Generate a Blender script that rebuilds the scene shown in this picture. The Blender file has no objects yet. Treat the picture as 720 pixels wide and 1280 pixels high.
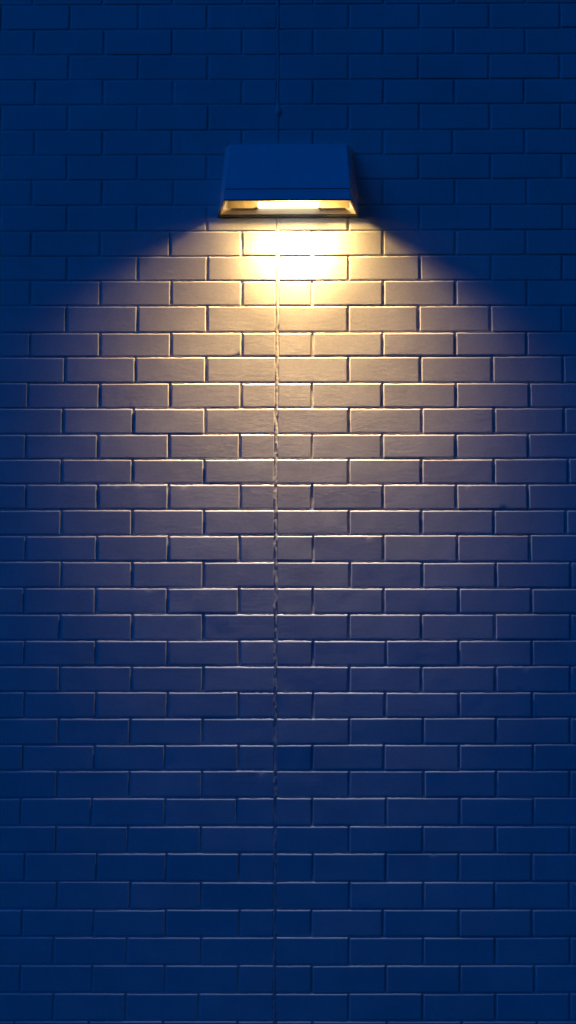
import bpy, bmesh, math
import numpy as np
from mathutils import Matrix, Vector

# ------------------------------------------------------------------ camera
scene = bpy.context.scene
COL = scene.collection
cam_d = bpy.data.cameras.new('camera')
cam = bpy.data.objects.new('camera', cam_d)
COL.objects.link(cam)
cam_d.sensor_fit = 'VERTICAL'
cam_d.sensor_height = 36.0
cam_d.lens = 1800.0 / 1280.0 * 36.0
cam_d.clip_start = 0.05
cam_d.clip_end = 500.0
YAW, PIT, ROL = -2.20063557e-02, 8.26715798e-02, 2.64189524e-03
fwd = Vector((math.sin(YAW) * math.cos(PIT), math.cos(YAW) * math.cos(PIT), math.sin(PIT)))
cam.location = (0.14207, -4.744564, 1.52)
scene.camera = cam

def wall_cam_matrix():
    # rows taken from the fitted projection: right, depth, up
    c, s = math.cos(YAW), math.sin(YAW)
    Rz = Matrix(((c, -s, 0), (s, c, 0), (0, 0, 1)))
    c, s = math.cos(PIT), math.sin(PIT)
    Rx = Matrix(((1, 0, 0), (0, c, s), (0, -s, c)))
    c, s = math.cos(ROL), math.sin(ROL)
    Ry = Matrix(((c, 0, s), (0, 1, 0), (-s, 0, c)))
    M = Ry @ Rx @ Rz
    right, dep, up = M.row[0].copy(), M.row[1].copy(), M.row[2].copy()
    R = Matrix((right, up, -dep)).transposed()
    return R.to_4x4()
cam.matrix_world = Matrix.Translation(cam.location) @ wall_cam_matrix()

# ------------------------------------------------------------------ dusk sky
world = bpy.data.worlds.new('World')
scene.world = world
world.use_nodes = True
wn = world.node_tree
wn.nodes.clear()
wo = wn.nodes.new('ShaderNodeOutputWorld')
bg = wn.nodes.new('ShaderNodeBackground')
sky = wn.nodes.new('ShaderNodeTexSky')
sky.sky_type = 'NISHITA'
sky.sun_disc = False
sky.sun_elevation = math.radians(-1.0)
sky.sun_rotation = math.radians(-115.0)
mul = wn.nodes.new('ShaderNodeMix')
mul.data_type = 'RGBA'
mul.blend_type = 'MULTIPLY'
mul.inputs[0].default_value = 1.0
SKY_TINT = (0.0, 0.160, 0.84, 1.0)          # the deep blue of the late dusk
mul.inputs[7].default_value = SKY_TINT
wn.links.new(sky.outputs[0], mul.inputs[6])
wn.links.new(mul.outputs[2], bg.inputs[0])
SKY_STRENGTH = 0.33
bg.inputs[1].default_value = SKY_STRENGTH
wn.links.new(bg.outputs[0], wo.inputs[0])

# last glow of the dusk, broad and blue, from the left
sun_d = bpy.data.lights.new('dusk_light', 'SUN')
sun_d.energy = 0.54
sun_d.angle = math.radians(38)
sun_d.color = (0.0, 0.15, 0.97)
sun = bpy.data.objects.new('dusk_light', sun_d)
COL.objects.link(sun)
sun.rotation_euler = Vector((0.66, 0.52, -0.56)).to_track_quat('-Z', 'Y').to_euler()
sun.location = (-3, -3, 5)

scene.view_settings.view_transform = 'Standard'
scene.view_settings.look = 'None'
scene.view_settings.exposure = 0.0
scene.view_settings.gamma = 1.0
scene.view_settings.use_curve_mapping = False
scene.render.engine = 'CYCLES'
scene.cycles.use_denoising = True
scene.cycles.use_light_tree = True
scene.cycles.max_bounces = 6
scene.cycles.sample_clamp_indirect = 3.0

LAMP_POWER = 108.0                          # W of the lamp light

# ------------------------------------------------------------------ helpers
def tag(o, label=None, cat=None, group=None, kind=None):
    if label: o['label'] = label
    if cat: o['category'] = cat
    if group: o['group'] = group
    if kind: o['kind'] = kind
    return o

def empty(name, loc=(0, 0, 0)):
    o = bpy.data.objects.new(name, None)
    o.empty_display_size = 0.1
    o.location = loc
    COL.objects.link(o)
    return o

def mesh_obj(name, verts, faces, mat, parent=None, smooth=True, loc=(0, 0, 0)):
    me = bpy.data.meshes.new(name)
    me.from_pydata([tuple(v) for v in verts], [], [tuple(f) for f in faces])
    me.validate()
    me.update()
    if smooth:
        me.polygons.foreach_set('use_smooth', [True] * len(me.polygons))
    me.materials.append(mat)
    o = bpy.data.objects.new(name, me)
    o.location = loc
    if parent: o.parent = parent
    COL.objects.link(o)
    return o

def bm_obj(name, bm, mat, parent=None, smooth=False):
    me = bpy.data.meshes.new(name)
    bmesh.ops.recalc_face_normals(bm, faces=bm.faces)
    bm.to_mesh(me)
    bm.free()
    if smooth:
        me.polygons.foreach_set('use_smooth', [True] * len(me.polygons))
    for m in (mat if isinstance(mat, (list, tuple)) else [mat]):
        me.materials.append(m)
    o = bpy.data.objects.new(name, me)
    if parent: o.parent = parent
    COL.objects.link(o)
    return o

def box(bm, x0, x1, y0, y1, z0, z1, bevel=0.0, seg=2):
    ret = bmesh.ops.create_cube(bm, size=1.0)
    vs = ret['verts']
    for v in vs:
        v.co = Vector(((x0 + x1) / 2 + v.co.x * (x1 - x0), (y0 + y1) / 2 + v.co.y * (y1 - y0), (z0 + z1) / 2 + v.co.z * (z1 - z0)))
    if bevel:
        es = list({e for v in vs for e in v.link_edges})
        bmesh.ops.bevel(bm, geom=es, offset=bevel, segments=seg, affect='EDGES', profile=0.7)

def prism(bm, pts8, bevel=0.0, seg=2):
    """hexahedron from 8 points: bottom ring of 4, top ring of 4"""
    v = [bm.verts.new(p) for p in pts8]
    for f in ((0, 1, 2, 3), (7, 6, 5, 4), (0, 4, 5, 1), (1, 5, 6, 2), (2, 6, 7, 3), (3, 7, 4, 0)):
        bm.faces.new([v[i] for i in f])
    if bevel:
        es = list({e for q in v for e in q.link_edges})
        bmesh.ops.bevel(bm, geom=es, offset=bevel, segments=seg, affect='EDGES', profile=0.7)

def new_mat(name):
    m = bpy.data.materials.new(name)
    m.use_nodes = True
    nt = m.node_tree
    b = nt.nodes['Principled BSDF']
    return m, nt, b

def noise_node(nt, scale, detail=3.0, rough=0.5, vec=None):
    n = nt.nodes.new('ShaderNodeTexNoise')
    n.inputs['Scale'].default_value = scale
    n.inputs['Detail'].default_value = detail
    n.inputs['Roughness'].default_value = rough
    if vec is not None: nt.links.new(vec, n.inputs['Vector'])
    return n

def ramp(nt, src, stops):
    r = nt.nodes.new('ShaderNodeValToRGB')
    els = r.color_ramp.elements
    while len(els) < len(stops): els.new(0.5)
    for e, (p, c) in zip(els, stops):
        e.position = p
        e.color = (*c, 1.0)
    nt.links.new(src, r.inputs[0])
    return r

# ------------------------------------------------------------------ materials
def painted_masonry(name, base, dirt, bump=0.25, rough=0.48):
    m, nt, b = new_mat(name)
    tc = nt.nodes.new('ShaderNodeTexCoord')
    o = tc.outputs['Object']
    big = noise_node(nt, 4.0, 7, 0.68, o)
    r = ramp(nt, big.outputs['Fac'], [(0.30, dirt), (0.62, base)])
    gr = noise_node(nt, 120.0, 4, 0.7, o)
    gv = nt.nodes.new('ShaderNodeMapRange')
    gv.inputs['From Min'].default_value = 0.3
    gv.inputs['From Max'].default_value = 0.7
    gv.inputs['To Min'].default_value = 0.90
    gv.inputs['To Max'].default_value = 1.08
    nt.links.new(gr.outputs['Fac'], gv.inputs['Value'])
    mx = nt.nodes.new('ShaderNodeVectorMath'); mx.operation = 'SCALE'
    nt.links.new(r.outputs[0], mx.inputs[0]); nt.links.new(gv.outputs[0], mx.inputs['Scale'])
    nt.links.new(mx.outputs[0], b.inputs['Base Color'])
    rn = noise_node(nt, 14.0, 3, 0.5, o)
    mr = nt.nodes.new('ShaderNodeMapRange')
    mr.inputs['From Min'].default_value = 0.3
    mr.inputs['From Max'].default_value = 0.7
    mr.inputs['To Min'].default_value = rough - 0.08
    mr.inputs['To Max'].default_value = rough + 0.12
    nt.links.new(rn.outputs['Fac'], mr.inputs['Value'])
    nt.links.new(mr.outputs[0], b.inputs['Roughness'])
    # stretched brush / wire-cut texture plus fine grit
    mp = nt.nodes.new('ShaderNodeMapping')
    mp.inputs['Scale'].default_value = (0.35, 1.0, 1.0)
    nt.links.new(o, mp.inputs['Vector'])
    n1 = noise_node(nt, 95.0, 6, 0.66, mp.outputs[0])
    n2 = noise_node(nt, 520.0, 2, 0.5, o)
    n3 = noise_node(nt, 40.0, 2, 0.5, o)
    a1 = nt.nodes.new('ShaderNodeMath'); a1.operation = 'MULTIPLY_ADD'
    a1.inputs[1].default_value = 1.0
    nt.links.new(n2.outputs['Fac'], a1.inputs[0]); nt.links.new(n1.outputs['Fac'], a1.inputs[2])
    a2 = nt.nodes.new('ShaderNodeMath'); a2.operation = 'MULTIPLY_ADD'
    a2.inputs[1].default_value = 0.35
    nt.links.new(n3.outputs['Fac'], a2.inputs[0]); nt.links.new(a1.outputs[0], a2.inputs[2])
    bp = nt.nodes.new('ShaderNodeBump')
    bp.inputs['Strength'].default_value = bump
    bp.inputs['Distance'].default_value = 0.0010
    nt.links.new(a2.outputs[0], bp.inputs['Height'])
    nt.links.new(bp.outputs[0], b.inputs['Normal'])
    return m

M_BRICK = painted_masonry('painted_brick', (0.72, 0.72, 0.70), (0.60, 0.60, 0.58), bump=0.42)
M_MORTAR = painted_masonry('painted_mortar', (0.66, 0.66, 0.64), (0.56, 0.56, 0.54), bump=0.5)
M_SEAL = painted_masonry('painted_sealant', (0.62, 0.61, 0.58), (0.42, 0.41, 0.40), bump=0.25, rough=0.4)
M_CORE = painted_masonry('wall_core', (0.5, 0.5, 0.5), (0.4, 0.4, 0.4))

def metal_paint():
    m, nt, b = new_mat('satin_painted_metal')
    tc = nt.nodes.new('ShaderNodeTexCoord')
    n = noise_node(nt, 9.0, 4, 0.6, tc.outputs['Object'])
    r = ramp(nt, n.outputs['Fac'], [(0.3, (0.70, 0.72, 0.72)), (0.7, (0.80, 0.81, 0.81))])
    nt.links.new(r.outputs[0], b.inputs['Base Color'])
    b.inputs['Roughness'].default_value = 0.42
    n2 = noise_node(nt, 420.0, 2, 0.5, tc.outputs['Object'])
    bp = nt.nodes.new('ShaderNodeBump'); bp.inputs['Strength'].default_value = 0.15; bp.inputs['Distance'].default_value = 0.0003
    nt.links.new(n2.outputs['Fac'], bp.inputs['Height']); nt.links.new(bp.outputs[0], b.inputs['Normal'])
    return m
M_METAL = metal_paint()

def simple(name, c1, c2, rough, metallic=0.0, scale=20.0):
    m, nt, b = new_mat(name)
    tc = nt.nodes.new('ShaderNodeTexCoord')
    n = noise_node(nt, scale, 3, 0.6, tc.outputs['Object'])
    r = ramp(nt, n.outputs['Fac'], [(0.3, c1), (0.7, c2)])
    nt.links.new(r.outputs[0], b.inputs['Base Color'])
    b.inputs['Roughness'].default_value = rough
    b.inputs['Metallic'].default_value = metallic
    return m
M_GASKET = simple('black_gasket', (0.012, 0.012, 0.012), (0.02, 0.02, 0.02), 0.7)
M_REFL = simple('dimpled_reflector', (0.24, 0.20, 0.10), (0.34, 0.28, 0.15), 0.45, 0.3, 60)
M_TRIM = simple('cream_trim', (0.44, 0.36, 0.26), (0.52, 0.43, 0.31), 0.5, 0.0, 40)
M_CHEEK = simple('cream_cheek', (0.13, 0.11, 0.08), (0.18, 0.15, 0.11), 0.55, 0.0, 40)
M_SOCKET = simple('socket_ceramic', (0.10, 0.09, 0.07), (0.16, 0.14, 0.10), 0.6)
M_BULB, nt, b = new_mat('glowing_tube')
b.inputs['Base Color'].default_value = (0.8, 0.8, 0.8, 1)
b.inputs['Emission Color'].default_value = (1.0, 0.88, 0.66, 1)
b.inputs['Emission Strength'].default_value = 4.0
M_GROUND = simple('asphalt', (0.04, 0.04, 0.042), (0.065, 0.065, 0.065), 0.85, 0.0, 60)

# ------------------------------------------------------------------ ground
def ground():
    mesh_obj('ground', [(-200, -200, 0), (200, -200, 0), (200, 200, 0), (-200, 200, 0)], [(0, 1, 2, 3)], M_GROUND, smooth=False)['kind'] = 'structure'
ground()

LIGHT_X = 0.028
INC_SIGN = 1.0
# the beam: reach of a ray before it meets the wall (m) against its relative strength
BEAM = [(0.0, 0.02), (0.09, 0.05), (0.13, 0.4), (0.16, 0.9), (0.19, 1.1), (0.25, 1.15), (0.32, 0.85), (0.42, 1.15), (0.6, 4.0), (0.77, 5.0), (1.04, 3.8), (1.31, 2.6), (1.53, 1.3), (1.80, 1.15), (2.12, 1.0), (2.5, 0.65)]
HOT = [(0.0, 0.0), (0.12, 0.3), (0.16, 1.6), (0.19, 3.2), (0.25, 4.4), (0.31, 1.5), (0.38, 0.1), (0.48, 0.0), (2.5, 0.0)]
ROWS = [
    [3652, 3647],
    [3565, 3560, [-947, -711, -476, -242, -1, 240, 480, 717, 956], 4],
    [3476, 3470, [-831, -593, -361, -122, -1, 120, 358, 596, 838], 4],
    [3389, 3383, [-713, -474, -238, 0, 240, 477, 714, 952], 3],
    [3300, 3297, [-826, -593, -355, -122, 0, 120, 358, 597, 831], 4],
    [3212, 3208, [-942, -713, -476, -237, 0, 240, 478, 716, 954], 4],
    [3125, 3124, [-825, -593, -358, -121, 0, 119, 356, 590, 832], 4],
    [3038, 3038, [-942, -713, -474, -240, 0, 238, 475, 717, 957], 4],
    [2951, 2949, [-831, -593, -351, -121, 0, 117, 355, 597, 837], 4],
    [2862, 2863, [-938, -710, -474, -239, 0, 237, 477, 717, 956], 4],
    [2776, 2777, [-830, -597, -362, -120, 0, 116, 354, 596, 832], 4],
    [2693, 2691, [-707, -471, -236, 0, 238, 478, 716, 952], 3],
    [2607, 2605, [-830, -595, -357, -119, 0, 116, 354, 596, 833], 4],
    [2516, 2516, [-708, -470, -235, 0, 237, 472, 711, 949], 3],
    [2434, 2435, [-829, -594, -355, -117, 0, 118, 351, 594, 831], 4],
    [2346, 2345, [-710, -474, -237, -1, 237, 477, 716, 951], 3],
    [2260, 2261, [-833, -593, -357, -120, -1, 117, 350, 595, 838], 4],
    [2173, 2174, [-714, -478, -239, -3, 240, 481, 720, 952], 3],
    [2089, 2092, [-836, -596, -359, -123, -3, 117, 349, 594, 832], 4],
    [2006, 2007, [-716, -479, -241, -4, 238, 479, 718, 963], 3],
    [1921, 1922, [-833, -595, -358, -120, -4, 117, 352, 593, 830], 4],
    [1835, 1840, [-714, -479, -241, -3, 239, 478, 716, 953], 3],
    [1749, 1749, [-831, -595, -358, -123, -3, 121, 353, 596, 834], 4],
    [1662, 1664, [-712, -477, -241, -3, 243, 481, 722, 967], 3],
    [1575, 1580, [-833, -597, -359, -123, -2, 120, 353, 599, 837], 4],
    [1488, 1494, [-712, -475, -240, -2, 239, 476, 716, 964], 3],
    [1404, 1410, [-828, -593, -357, -121, -2, 121, 360, 598, 837], 4],
    [1320, 1325, [-711, -474, -239, -2, 239, 475, 717, 960], 3],
    [1233, 1243, [-825, -590, -356, -123, -2, 121, 357, 597, 836], 4],
    [1147, 1158, [-712, -477, -241, -2, 240, 480, 717, 958], 3],
    [1064, 1073, [-828, -592, -362, -121, -2, 119, 352, 598, 838], 4],
    [975, 987, [-714, -478, -240, -2, 239, 481, 716, 955], 3],
    [885, 896, [-833, -600, -360, -126, -2, 119, 359, 597, 836], 4],
    [799, 809, [-715, -480, -244, -2, 238, 477, 714, 952], 3],
    [707, 719, [-816, -581, -353, -117, -1, 121, 358, 593, 828], 4],
    [618, 631, [-708, -471, -242, -2, 240, 478, 708, 948], 3],
    [532, 543, [-822, -589, -355, -116, -2, 117, 348, 592, 827], 4],
    [442, 456, [-718, -481, -239, -1, 238, 477, 709, 948], 3],
    [353, 368, [-823, -591, -356, -118, -2, 119, 357, 594, 834], 4],
    [265, 281, [-715, -482, -246, -2, 237, 474, 709, 945], 3],
]

# ------------------------------------------------------------------ value noise (vectorised)
def vnoise(p, scale, seed):
    q = p / scale
    i = np.floor(q).astype(np.int64)
    f = q - i
    f = f * f * (3 - 2 * f)
    def h(ix, iz):
        n = (ix * 374761393 + iz * 668265263 + seed * 1442695041) & 0x7fffffff
        n = (n ^ (n >> 13)) * 1274126177 & 0x7fffffff
        return ((n ^ (n >> 16)) & 0xffff) / 32767.5 - 1.0
    a = h(i[:, 0], i[:, 1]); b_ = h(i[:, 0] + 1, i[:, 1])
    c = h(i[:, 0], i[:, 1] + 1); d = h(i[:, 0] + 1, i[:, 1] + 1)
    return (a * (1 - f[:, 0]) + b_ * f[:, 0]) * (1 - f[:, 1]) + (c * (1 - f[:, 0]) + d * f[:, 0]) * f[:, 1]

# ------------------------------------------------------------------ the brick wall
# One row per course as laid on the real wall, in mm: height of its bed joint near the left and
# the right of the wall's lit stretch, then where its upright joints stand (0 = the movement joint).
X_L, X_R = -2.34, 2.34
WALL_TOP = 4.35
XA, XB = -0.92, 0.985                       # where the two bed heights were taken

rng = np.random.default_rng(11)
courses = []                                # (zl, zr, zl_top, zr_top, left joints, joint, right joints)
lines = [(r[0] / 1000.0, r[1] / 1000.0) for r in ROWS]
body_rows = []
for k in range(1, len(ROWS)):
    zl, zr, xs, nl = ROWS[k]
    body_rows.append((lines[k], lines[k - 1], [x / 1000 for x in xs[:nl]], xs[nl] / 1000, [x / 1000 for x in xs[nl + 1:]]))
up = []
z0 = lines[0]
full = False                                # course above the first measured one ends in a half brick
while z0[0] < WALL_TOP - 0.05:
    z1 = (z0[0] + 0.0862, z0[1] + 0.0862)
    a = [-.24 * (i + 1) if full else -.24 * i - .12 for i in range(4)][::-1]
    c = [.24 * (i + 1) if full else .24 * i + .12 for i in range(4)]
    up.append((z0, z1, a, 0.0, c))
    z0 = z1
    full = not full
WALL_TOP = z0[0]
dn = []
z1 = lines[-1]
full = False
while z1[0] > 0.02:
    z0 = (max(z1[0] - 0.0872, -0.02), max(z1[1] - 0.0872, -0.02))
    a = [-.24 * (i + 1) if full else -.24 * i - .12 for i in range(4)][::-1]
    c = [.24 * (i + 1) if full else .24 * i + .12 for i in range(4)]
    dn.append((z0, z1, a, 0.0, c))
    z1 = z0
    full = not full
all_rows = up[::-1] + body_rows + dn

def zline(pair, x):
    t = np.clip((x - XA) / (XB - XA), -0.3, 1.3)
    return pair[0] + (pair[1] - pair[0]) * t

JT = 0.0057                                 # joint thickness
def axis_coords(length, cell):
    e = [0.0, 0.0, 0.0005, 0.0018, 0.0035, 0.0050, 0.0066]
    n = max(2, int(round((length - 0.0132) / cell)))
    mid = list(np.linspace(0.0066, length - 0.0066, n + 1))[1:-1]
    c = e + mid + [length - q for q in e[::-1]]
    return np.array(c)
EDGE_DEPTH = [0.0125, 0.0032, 0.0020, 0.0007, 0.00006, 0.0, 0.0]     # upper arris, well rounded by paint
LOW_DEPTH = [0.0125, 0.0007, 0.00025, 0.0001, 0.0, 0.0, 0.0]        # crisp lower arris
END_DEPTH = [0.0125, 0.0016, 0.0009, 0.0003, 0.0, 0.0, 0.0]

class Acc:
    def __init__(s): s.v = []; s.f = []; s.n = 0
    def grid(s, P, nu, nv):
        idx = np.arange(nu * nv).reshape(nu, nv) + s.n
        a = idx[:-1, :-1].ravel(); b_ = idx[1:, :-1].ravel(); c = idx[1:, 1:].ravel(); d = idx[:-1, 1:].ravel()
        s.v.append(P); s.f.append(np.stack([a, b_, c, d], 1)); s.n += nu * nv
    def arrays(s): return np.concatenate(s.v), np.concatenate(s.f)

def add_brick(acc, x0, x1, lo, hi, prop=None):
    xm = 0.5 * (x0 + x1)
    za = float(zline(lo, xm)) + JT / 2 + rng.normal(0, 0.0005)
    zb = float(zline(hi, xm)) - JT / 2 + rng.normal(0, 0.0005)
    L, Hh = x1 - x0, zb - za
    cu = axis_coords(L, 0.008); cv = axis_coords(Hh, 0.010)
    nu, nv = len(cu), len(cv)
    U, V = np.meshgrid(cu, cv, indexing='ij')
    ne = len(EDGE_DEPTH)
    def depth(n, first, last):
        d = np.zeros(n)
        d[:ne] = first; d[-ne:] = last[::-1]
        return d
    D = np.sqrt(depth(nu, END_DEPTH, END_DEPTH)[:, None] ** 2 + depth(nv, LOW_DEPTH, EDGE_DEPTH)[None, :] ** 2)
    D = np.minimum(D, 0.0125)
    # worn, rounded corners
    corner = np.maximum(0, 0.003 - np.minimum(U, L - U)) * np.maximum(0, 0.003 - np.minimum(V, Hh - V)) / 0.003
    D = D + corner * 0.35
    x = (x0 + U).ravel(); z = (za + V).ravel(); y = D.ravel()
    # slope of the course
    slope = (lo[1] - lo[0]) / (XB - XA)
    z = z + slope * (x - xm)
    # tilt and stand-out of each brick, as laid
    off = rng.normal(0, 0.00030)
    tx = rng.normal(0, 0.0015); tz = rng.normal(-0.0215, 0.0045)   # most stand out a little at their top
    rot = rng.normal(0, 0.0022)
    u = x - xm; w = z - 0.5 * (za + zb)
    y = y + off + tx * u + tz * w
    z = z + rot * u
    P2 = np.stack([x, z], 1)
    # uneven faces and ragged arrises under the paint
    inner = (D.ravel() < 0.0008)
    y += 0.00015 * vnoise(P2, 0.060, 3) + 0.00005 * vnoise(P2, 0.021, 5)
    edge = ~inner
    y += edge * 0.0004 * vnoise(P2, 0.012, 17)
    rag = 0.5 + 0.5 * vnoise(P2, 0.31, 9)
    z = z + edge * (0.0011 * vnoise(P2, 0.0095, 7) + 0.0008 * vnoise(P2, 0.07, 8)) * (0.6 + rag)
    x = x + edge * 0.0008 * vnoise(P2, 0.017, 13)
    # a few chips and pits
    if rng.random() < 0.06:
        for _ in range(rng.integers(1, 3)):
            px = x0 + rng.uniform(0.01, L - 0.01); pz = rng.choice([za + 0.001, zb - 0.002])
            rr = rng.uniform(0.003, 0.006)
            g = np.exp(-((x - px) ** 2 + (z - pz) ** 2) / (rr * rr))
            y = y + rng.choice([1, 1, -0.3]) * 0.0014 * g
    acc.grid(np.stack([x, y, z], 1), nu, nv)

def joint_line(z):
    # the movement joint as it wanders up the wall
    xs = [r[3] for r in all_rows]; zs = [0.5 * (r[0][0] + r[1][0]) for r in all_rows]
    return np.interp(z, zs[::-1], xs[::-1])

SEAL_W = 0.0098
accL, accR = Acc(), Acc()
mortar_fill = []                            # (lo, hi, joints) for the pointing
for lo, hi, a, j, c in all_rows:
    left = list(a)
    while left[0] - 0.24 > X_L + 0.03: left.insert(0, left[0] - 0.24 + rng.normal(0, 0.0015))
    right = list(c)
    while right[-1] + 0.24 < X_R - 0.03: right.append(right[-1] + 0.24 + rng.normal(0, 0.0015))
    hj = JT / 2
    e = [X_L] + left
    for i in range(len(e)):
        s0 = e[i] + (0 if i == 0 else hj * rng.uniform(1.05, 1.7))
        s1 = (e[i + 1] - hj * rng.uniform(1.05, 1.7)) if i + 1 < len(e) else j - SEAL_W / 2 - rng.uniform(0, 0.0015)
        add_brick(accL, s0, s1, lo, hi)
    e = right + [X_R]
    add_brick(accR, j + SEAL_W / 2 + rng.uniform(0, 0.001), e[0] - hj * rng.uniform(1.05, 1.7), lo, hi)
    for i in range(len(e) - 1):
        s1 = e[i + 1] - (0 if i + 2 == len(e) else hj * rng.uniform(1.05, 1.7))
        add_brick(accR, e[i] + hj * rng.uniform(1.05, 1.7), s1, lo, hi)
    mortar_fill.append((lo, hi, left, right))

wall = empty('brick_wall')
tag(wall, 'tall painted brick wall in running bond with an upright movement joint, carrying the lit lamp', 'wall')

def mortar_sheet(xa, xb, sign):
    nx = int((xb - xa) / 0.009); nz = int(WALL_TOP / 0.0072)
    gx = np.linspace(xa, xb, nx); gz = np.linspace(0.0, WALL_TOP, nz)
    Xg, Zg = np.meshgrid(gx, gz, indexing='ij')
    P2 = np.stack([Xg.ravel(), Zg.ravel()], 1)
    y = 0.0037 + 0.0009 * vnoise(P2, 0.16, 21) + 0.0006 * vnoise(P2, 0.03, 23) + 0.0004 * vnoise(P2, 0.011, 29)
    # pointing nearly flush in the lower left of the wall, raked deeper to the right
    fill = np.clip((-P2[:, 0] + 0.2) / 0.9, 0, 1) * (0.5 + 0.5 * vnoise(P2, 0.33, 31))
    y -= 0.0010 * fill
    y += 0.0012 * np.clip(P2[:, 0] / 0.8, 0, 1)
    y = np.maximum(y, 0.0010)
    acc = Acc(); acc.grid(np.stack([P2[:, 0], y, P2[:, 1]], 1), nx, nz)
    return acc.arrays()

for acc, (xa, xb) in ((accL, (X_L + 0.002, -0.007)), (accR, (0.005, X_R - 0.002))):
    v, f = acc.arrays()
    pan = mesh_obj('brick_panel', v, f, M_BRICK, wall)
    v, f = mortar_sheet(xa, xb, 1)
    mesh_obj('mortar', v, f, M_MORTAR, pan)

# body of the wall behind the brick faces
bm = bmesh.new()
box(bm, X_L + 0.003, X_R - 0.003, 0.0135, 0.23, 0.0, WALL_TOP - 0.004)
bm_obj('wall_core', bm, M_CORE, wall)
bm = bmesh.new()
box(bm, X_L - 0.02, X_R + 0.02, -0.02, 0.25, WALL_TOP - 0.002, WALL_TOP + 0.06, 0.006)
bm_obj('coping', bm, M_BRICK, wall)

# sealant bead in the movement joint: lumpy, twisted, with gaps
def sealant():
    nz = int(WALL_TOP / 0.0028); nu = 9
    gz = np.linspace(0.0, WALL_TOP, nz)
    cx = joint_line(gz)
    one = np.zeros_like(gz)
    P = np.stack([one, gz], 1)
    cx = cx + 0.0013 * vnoise(P, 0.045, 41) + 0.0008 * vnoise(P, 0.019, 43)
    w = 0.0072 + 0.0014 * vnoise(P, 0.037, 45)
    amp = np.interp(gz, [0.5, 1.2, 1.9, 2.1, 2.4, 4.0], [0.25, 0.8, 0.9, 0.6, 0.4, 0.5])
    hgt = -0.0006 + amp * (0.0009 * vnoise(P, 0.050, 47) + 0.0005 * vnoise(P, 0.021, 49))
    ang = amp * 0.5 * vnoise(P, 0.028, 51)
    blob = np.exp(-((gz - 3.272) / 0.016) ** 2)      # a drip above the lamp
    w = w + 0.003 * blob
    hgt = hgt - 0.006 * blob
    us = np.linspace(-1, 1, nu)
    Ug, Ig = np.meshgrid(us, np.arange(nz), indexing='ij')
    X = cx[Ig] + Ug * w[Ig]
    prof = 0.0038 * np.abs(Ug) ** 2.6
    Y = hgt[Ig] + prof + Ug * ang[Ig] * 0.004 + 0.0003 * vnoise(np.stack([X.ravel(), gz[Ig].ravel()], 1), 0.006, 53).reshape(X.shape)
    acc = Acc(); acc.grid(np.stack([X.ravel(), Y.ravel(), gz[Ig].ravel()], 1), nu, nz)
    v, f = acc.arrays()
    mesh_obj('sealant_joint', v, f, M_SEAL, wall)
sealant()

# ------------------------------------------------------------------ the lamp
LX, LZ = 0.0363, 2.9135                     # centre and underside
BW, FW, TFW, TBW = 0.2365, 0.2065, 0.1955, 0.2125   # half widths: back bottom, front bottom, front top, back top
DB, DT, LH = 0.175, 0.046, 0.231            # depth at the bottom and the top, height
YB = -0.004                                 # the back plate's face on the wall
SEAM = 0.044                                # height of the seam over the door frame
lamp = empty('wall_lamp', (LX, 0, LZ))
tag(lamp, 'wedge-shaped metal wall lamp, lit from below, fixed on the brick wall over the upright joint', 'wall lamp')

def ring(z, grow=0.0, inset=0.0):
    """outline of the housing at height z above the underside: back-left, back-right, front-right, front-left"""
    t = z / LH
    bw = BW + (TBW - BW) * t + grow; fw = FW + (TFW - FW) * t + grow; d = DB + (DT - DB) * t + grow
    return [(-bw + inset, YB), (bw - inset, YB), (fw - inset, -d + inset), (-fw + inset, -d + inset)]

def shell(bm, z0, z1, grow, thick, cap_top):
    """open wedge of sheet metal: two flanks and a front, with thickness; cap on top if asked"""
    def path(z, g, ins):
        r = ring(z, g)
        a, b_, c, d = [Vector((p[0], p[1])) for p in r]
        if ins:
            nl = Vector((d.y - a.y, -(d.x - a.x))).normalized()   # flank normals
            ctr = Vector((0, -0.08))
            def off(p, q):
                n = Vector((q.y - p.y, -(q.x - p.x))).normalized()
                if (ctr - p).dot(n) < 0: n = -n
                return n * ins
            o1 = off(a, d); o2 = off(b_, c)
            a2 = a + o1; b2 = b_ + o2
            d2 = d + Vector((ins * 0.9, ins)); c2 = c + Vector((-ins * 0.9, ins))
            a2.y = YB; b2.y = YB
            return [a2, d2, c2, b2]
        return [a, d, c, b_]
    O0, O1 = path(z0, grow, 0), path(z1, grow, 0)
    zi = z1 - (thick if cap_top else 0)
    I0, I1 = path(z0, grow, thick), path(zi, grow, thick)
    mk = lambda L_, z: [bm.verts.new((p.x, p.y, z)) for p in L_]
    o0, o1, i0, i1 = mk(O0, z0), mk(O1, z1), mk(I0, z0), mk(I1, zi)
    for k in range(3):
        bm.faces.new((o0[k], o0[k + 1], o1[k + 1], o1[k]))
        bm.faces.new((i0[k + 1], i0[k], i1[k], i1[k + 1]))
        bm.faces.new((o0[k + 1], o0[k], i0[k], i0[k + 1]))
    for k in (0, 3):
        bm.faces.new((o0[k], o1[k], i1[k], i0[k]) if k else (o1[k], o0[k], i0[k], i1[k]))
    if cap_top:
        bm.faces.new(o1)
        bm.faces.new(i1[::-1])
        bm.faces.new((o1[0], i1[0], i1[3], o1[3]))
    else:
        for k in range(3): bm.faces.new((o1[k], o1[k + 1], i1[k + 1], i1[k]))

def bevel_obj(o, w, seg=3):
    m = o.modifiers.new('bevel', 'BEVEL'); m.width = w; m.segments = seg; m.limit_method = 'ANGLE'; m.angle_limit = math.radians(25)
    m.harden_normals = False
    return o

bm = bmesh.new(); shell(bm, SEAM + 0.0032, LH, 0.0, 0.0025, True)
housing = bevel_obj(bm_obj('housing', bm, M_METAL, lamp), 0.0016)
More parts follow.
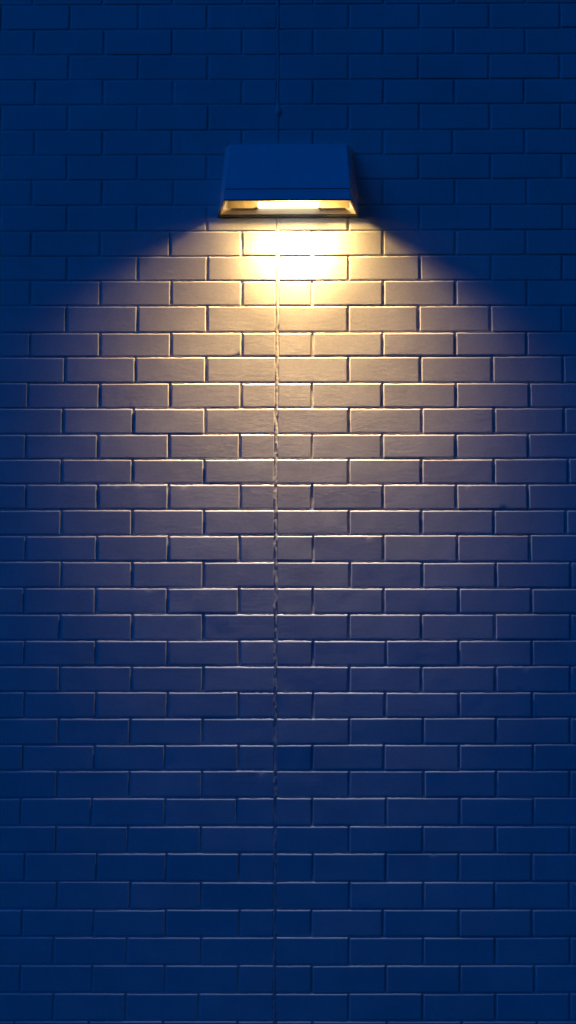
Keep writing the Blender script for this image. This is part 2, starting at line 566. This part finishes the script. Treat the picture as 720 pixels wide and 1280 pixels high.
# dark recess of the seam
bm = bmesh.new(); shell(bm, SEAM - 0.004, SEAM + 0.010, -0.0021, 0.005, False)
bm_obj('gasket', bm, M_GASKET, housing)
# hinged door frame below the seam
bm = bmesh.new(); shell(bm, 0.003, SEAM, 0.0, 0.0022, False)
frame = bevel_obj(bm_obj('door_frame', bm, M_METAL, lamp), 0.0012)
# second fine crease on the front of the door frame
bm = bmesh.new()
rA, rB = ring(SEAM - 0.0105), ring(SEAM - 0.0085)
prism(bm, [(rA[3][0] + .003, rA[3][1] + .001, SEAM - .0105), (rA[2][0] - .003, rA[2][1] + .001, SEAM - .0105), (rA[2][0] - .003, rA[2][1] - .0012, SEAM - .0105), (rA[3][0] + .003, rA[3][1] - .0012, SEAM - .0105),
           (rB[3][0] + .003, rB[3][1] + .001, SEAM - .0085), (rB[2][0] - .003, rB[2][1] + .001, SEAM - .0085), (rB[2][0] - .003, rB[2][1] - .0012, SEAM - .0085), (rB[3][0] + .003, rB[3][1] - .0012, SEAM - .0085)])
bm_obj('crease', bm, M_METAL, frame)
# dark lip around the opening
bm = bmesh.new(); shell(bm, -0.0015, 0.0028, 0.0004, 0.0030, False)
bm_obj('lip', bm, M_GASKET, frame)
# back plate, and the dark back rail under it
bm = bmesh.new()
t2 = 0.003
prism(bm, [(-BW + t2, YB + .003, 0.002), (BW - t2, YB + .003, 0.002), (BW - t2, YB - .001, 0.002), (-BW + t2, YB - .001, 0.002),
           (-TBW + t2, YB + .003, LH - .004), (TBW - t2, YB + .003, LH - .004), (TBW - t2, YB - .001, LH - .004), (-TBW + t2, YB - .001, LH - .004)])
bm_obj('back_plate', bm, M_METAL, lamp)
bm = bmesh.new()
box(bm, -BW + 0.0005, BW - 0.0005, -0.0095, 0.004, -0.0060, 0.0016, 0.001)
bm_obj('back_rail', bm, M_GASKET, lamp)
# cream sill of the door along the back
bm = bmesh.new()
prism(bm, [(-BW + .005, -.0060, 0.0020), (BW - .005, -.0060, 0.0020), (BW - .007, -.0110, 0.0020), (-BW + .007, -.0110, 0.0020),
           (-BW + .014, -.0060, 0.0200), (BW - .014, -.0060, 0.0200), (BW - .014, -.0110, 0.0200), (-BW + .014, -.0110, 0.0200)])
bm_obj('trim', bm, M_TRIM, lamp)
# inner cheeks, cream coloured, sloping up from the lip
for s in (-1, 1):
    bm = bmesh.new()
    P = lambda x, y, z: (s * x, y, z)
    prism(bm, [P(BW - .0085, -.008, .001), P(BW - .0055, -.008, .001), P(FW - .0028, -DB + .006, .001), P(FW - .0058, -DB + .006, .001),
               P(BW - .030, -.008, .060), P(BW - .027, -.008, .060), P(FW - .022, -DB + .036, .060), P(FW - .025, -DB + .036, .060)])
    bm_obj('inner_cheek', bm, M_CHEEK, lamp)
# dimpled reflector on the back plate
bm = bmesh.new()
prism(bm, [(-BW + .034, -.0048, .0205), (BW - .034, -.0048, .0205), (BW - .034, -.0064, .0205), (-BW + .034, -.0064, .0205),
           (-BW + .034, -.0048, .125), (BW - .034, -.0048, .125), (BW - .034, -.0064, .125), (-BW + .034, -.0064, .125)])
bm_obj('reflector', bm, M_REFL, lamp)
# tube and its two sockets
def cyl(bm, x0, x1, y, z, r, seg=24, cap=0.004):
    prof = [(x0, 0.0), (x0, r * .72), (x0 + cap, r), (x1 - cap, r), (x1, r * .72), (x1, 0.0)]
    rings = []
    for (x, q) in prof:
        if q == 0: rings.append([bm.verts.new((x, y, z))]); continue
        rings.append([bm.verts.new((x, y + q * math.cos(2 * math.pi * k / seg), z + q * math.sin(2 * math.pi * k / seg))) for k in range(seg)])
    for a, b_ in zip(rings[:-1], rings[1:]):
        for k in range(seg):
            k2 = (k + 1) % seg
            if len(a) == 1: bm.faces.new((a[0], b_[k2], b_[k]))
            elif len(b_) == 1: bm.faces.new((a[k], a[k2], b_[0]))
            else: bm.faces.new((a[k], a[k2], b_[k2], b_[k]))
TY, TZ, TR = -0.0175, 0.0320, 0.0105
bm = bmesh.new(); cyl(bm, -0.102, 0.102, TY, TZ, TR)
tube = bm_obj('lamp_tube', bm, M_BULB, lamp, smooth=True)
for s in (-1, 1):
    bm = bmesh.new()
    a, b_ = sorted((s * 0.103, s * 0.192))
    box(bm, a, b_, -.020, -.0085, .0195, .0225, 0.0006)
    bm_obj('tube_holder', bm, M_SOCKET, lamp)

# the lamp's own light, thrown by its reflector: strongest well below the lamp, little to the sides
ld = bpy.data.lights.new('lamp_light', 'POINT')
ld.energy = LAMP_POWER
ld.color = (1.0, 1.0, 1.0)
ld.shadow_soft_size = 0.035
ld.use_nodes = True
nt = ld.node_tree
em = nt.nodes['Emission']
geo = nt.nodes.new('ShaderNodeNewGeometry')
sep = nt.nodes.new('ShaderNodeSeparateXYZ')
nt.links.new(geo.outputs['Incoming'], sep.inputs[0])
def mth(op, a, b_=None, clamp=False):
    n = nt.nodes.new('ShaderNodeMath'); n.operation = op; n.use_clamp = clamp
    for i, q in enumerate((a, b_)):
        if q is None: continue
        if isinstance(q, (int, float)): n.inputs[i].default_value = q
        else: nt.links.new(q, n.inputs[i])
    return n.outputs[0]
LD = 0.052                                   # depth of the source in front of the wall
DIRSIGN = INC_SIGN
sx = mth('MULTIPLY', sep.outputs[0], DIRSIGN); sy = mth('MULTIPLY', sep.outputs[1], DIRSIGN); sz = mth('MULTIPLY', sep.outputs[2], DIRSIGN)
reach = mth('DIVIDE', LD, mth('MAXIMUM', sy, 0.005))          # how far this ray travels before it grazes the wall
horiz = mth('SQRT', mth('ADD', mth('MULTIPLY', sx, sx), mth('MULTIPLY', sz, sz)))
cosphi = mth('MAXIMUM', mth('DIVIDE', mth('MULTIPLY', sz, -1.0), mth('MAXIMUM', horiz, 0.001)), 0.0)
side = mth('POWER', cosphi, mth('ADD', mth('MULTIPLY', mth('MINIMUM', reach, 1.6), 3.2), 1.75))
def curve(table):
    fc = nt.nodes.new('ShaderNodeFloatCurve')
    cv = fc.mapping.curves[0]
    pts = [(r_ / 2.5, i_ / 5.0) for r_, i_ in table]
    cv.points[0].location = pts[0]; cv.points[1].location = pts[-1]
    for p in pts[1:-1]: cv.points.new(*p)
    fc.mapping.update()
    nt.links.new(mth('DIVIDE', reach, 2.5, True), fc.inputs['Value'])
    return fc.outputs[0]
lateral = mth('MULTIPLY', mth('DIVIDE', mth('ABSOLUTE', sx), mth('MAXIMUM', horiz, 0.001)), reach)
mr = nt.nodes.new('ShaderNodeMapRange')
mr.interpolation_type = 'SMOOTHSTEP'
for i, q in enumerate((None, 0.39, 0.86, 1.0, 0.14)):
    if q is not None: mr.inputs[i].default_value = q
nt.links.new(lateral, mr.inputs[0])
side = mth('MULTIPLY', side, mr.outputs[0])
st = mth('MULTIPLY', mth('ADD', mth('MULTIPLY', curve(BEAM), side), mth('MULTIPLY', curve(HOT), mth('POWER', cosphi, 11.0))), 5.0)
nt.links.new(st, em.inputs['Strength'])
# ray colour cools with reach and sideways, added to tint the outer wall teal
cr = ramp(nt, mth('DIVIDE', reach, 2.5, True), [(0.0, (1.0, 0.60, 0.20)), (0.28, (1.0, 0.61, 0.22)), (0.42, (1.0, 0.74, 0.47)), (0.56, (0.85, 0.77, 0.85)), (0.72, (0.66, 0.74, 0.92)), (1.0, (0.52, 0.72, 0.95))])
cm = nt.nodes.new('ShaderNodeMix'); cm.data_type = 'RGBA'
cf = nt.nodes.new('ShaderNodeMapRange'); cf.interpolation_type = 'SMOOTHSTEP'
cf.inputs[1].default_value = 0.5; cf.inputs[2].default_value = 0.88
nt.links.new(lateral, cf.inputs[0]); nt.links.new(cf.outputs[0], cm.inputs[0])
nt.links.new(cr.outputs[0], cm.inputs[6]); cm.inputs[7].default_value = (0.22, 0.58, 0.9, 1)
nt.links.new(cm.outputs[2], em.inputs['Color'])
lo_ = bpy.data.objects.new('lamp_light', ld)
lo_.location = (LIGHT_X, -LD, 0.135)
lo_.parent = lamp
COL.objects.link(lo_)
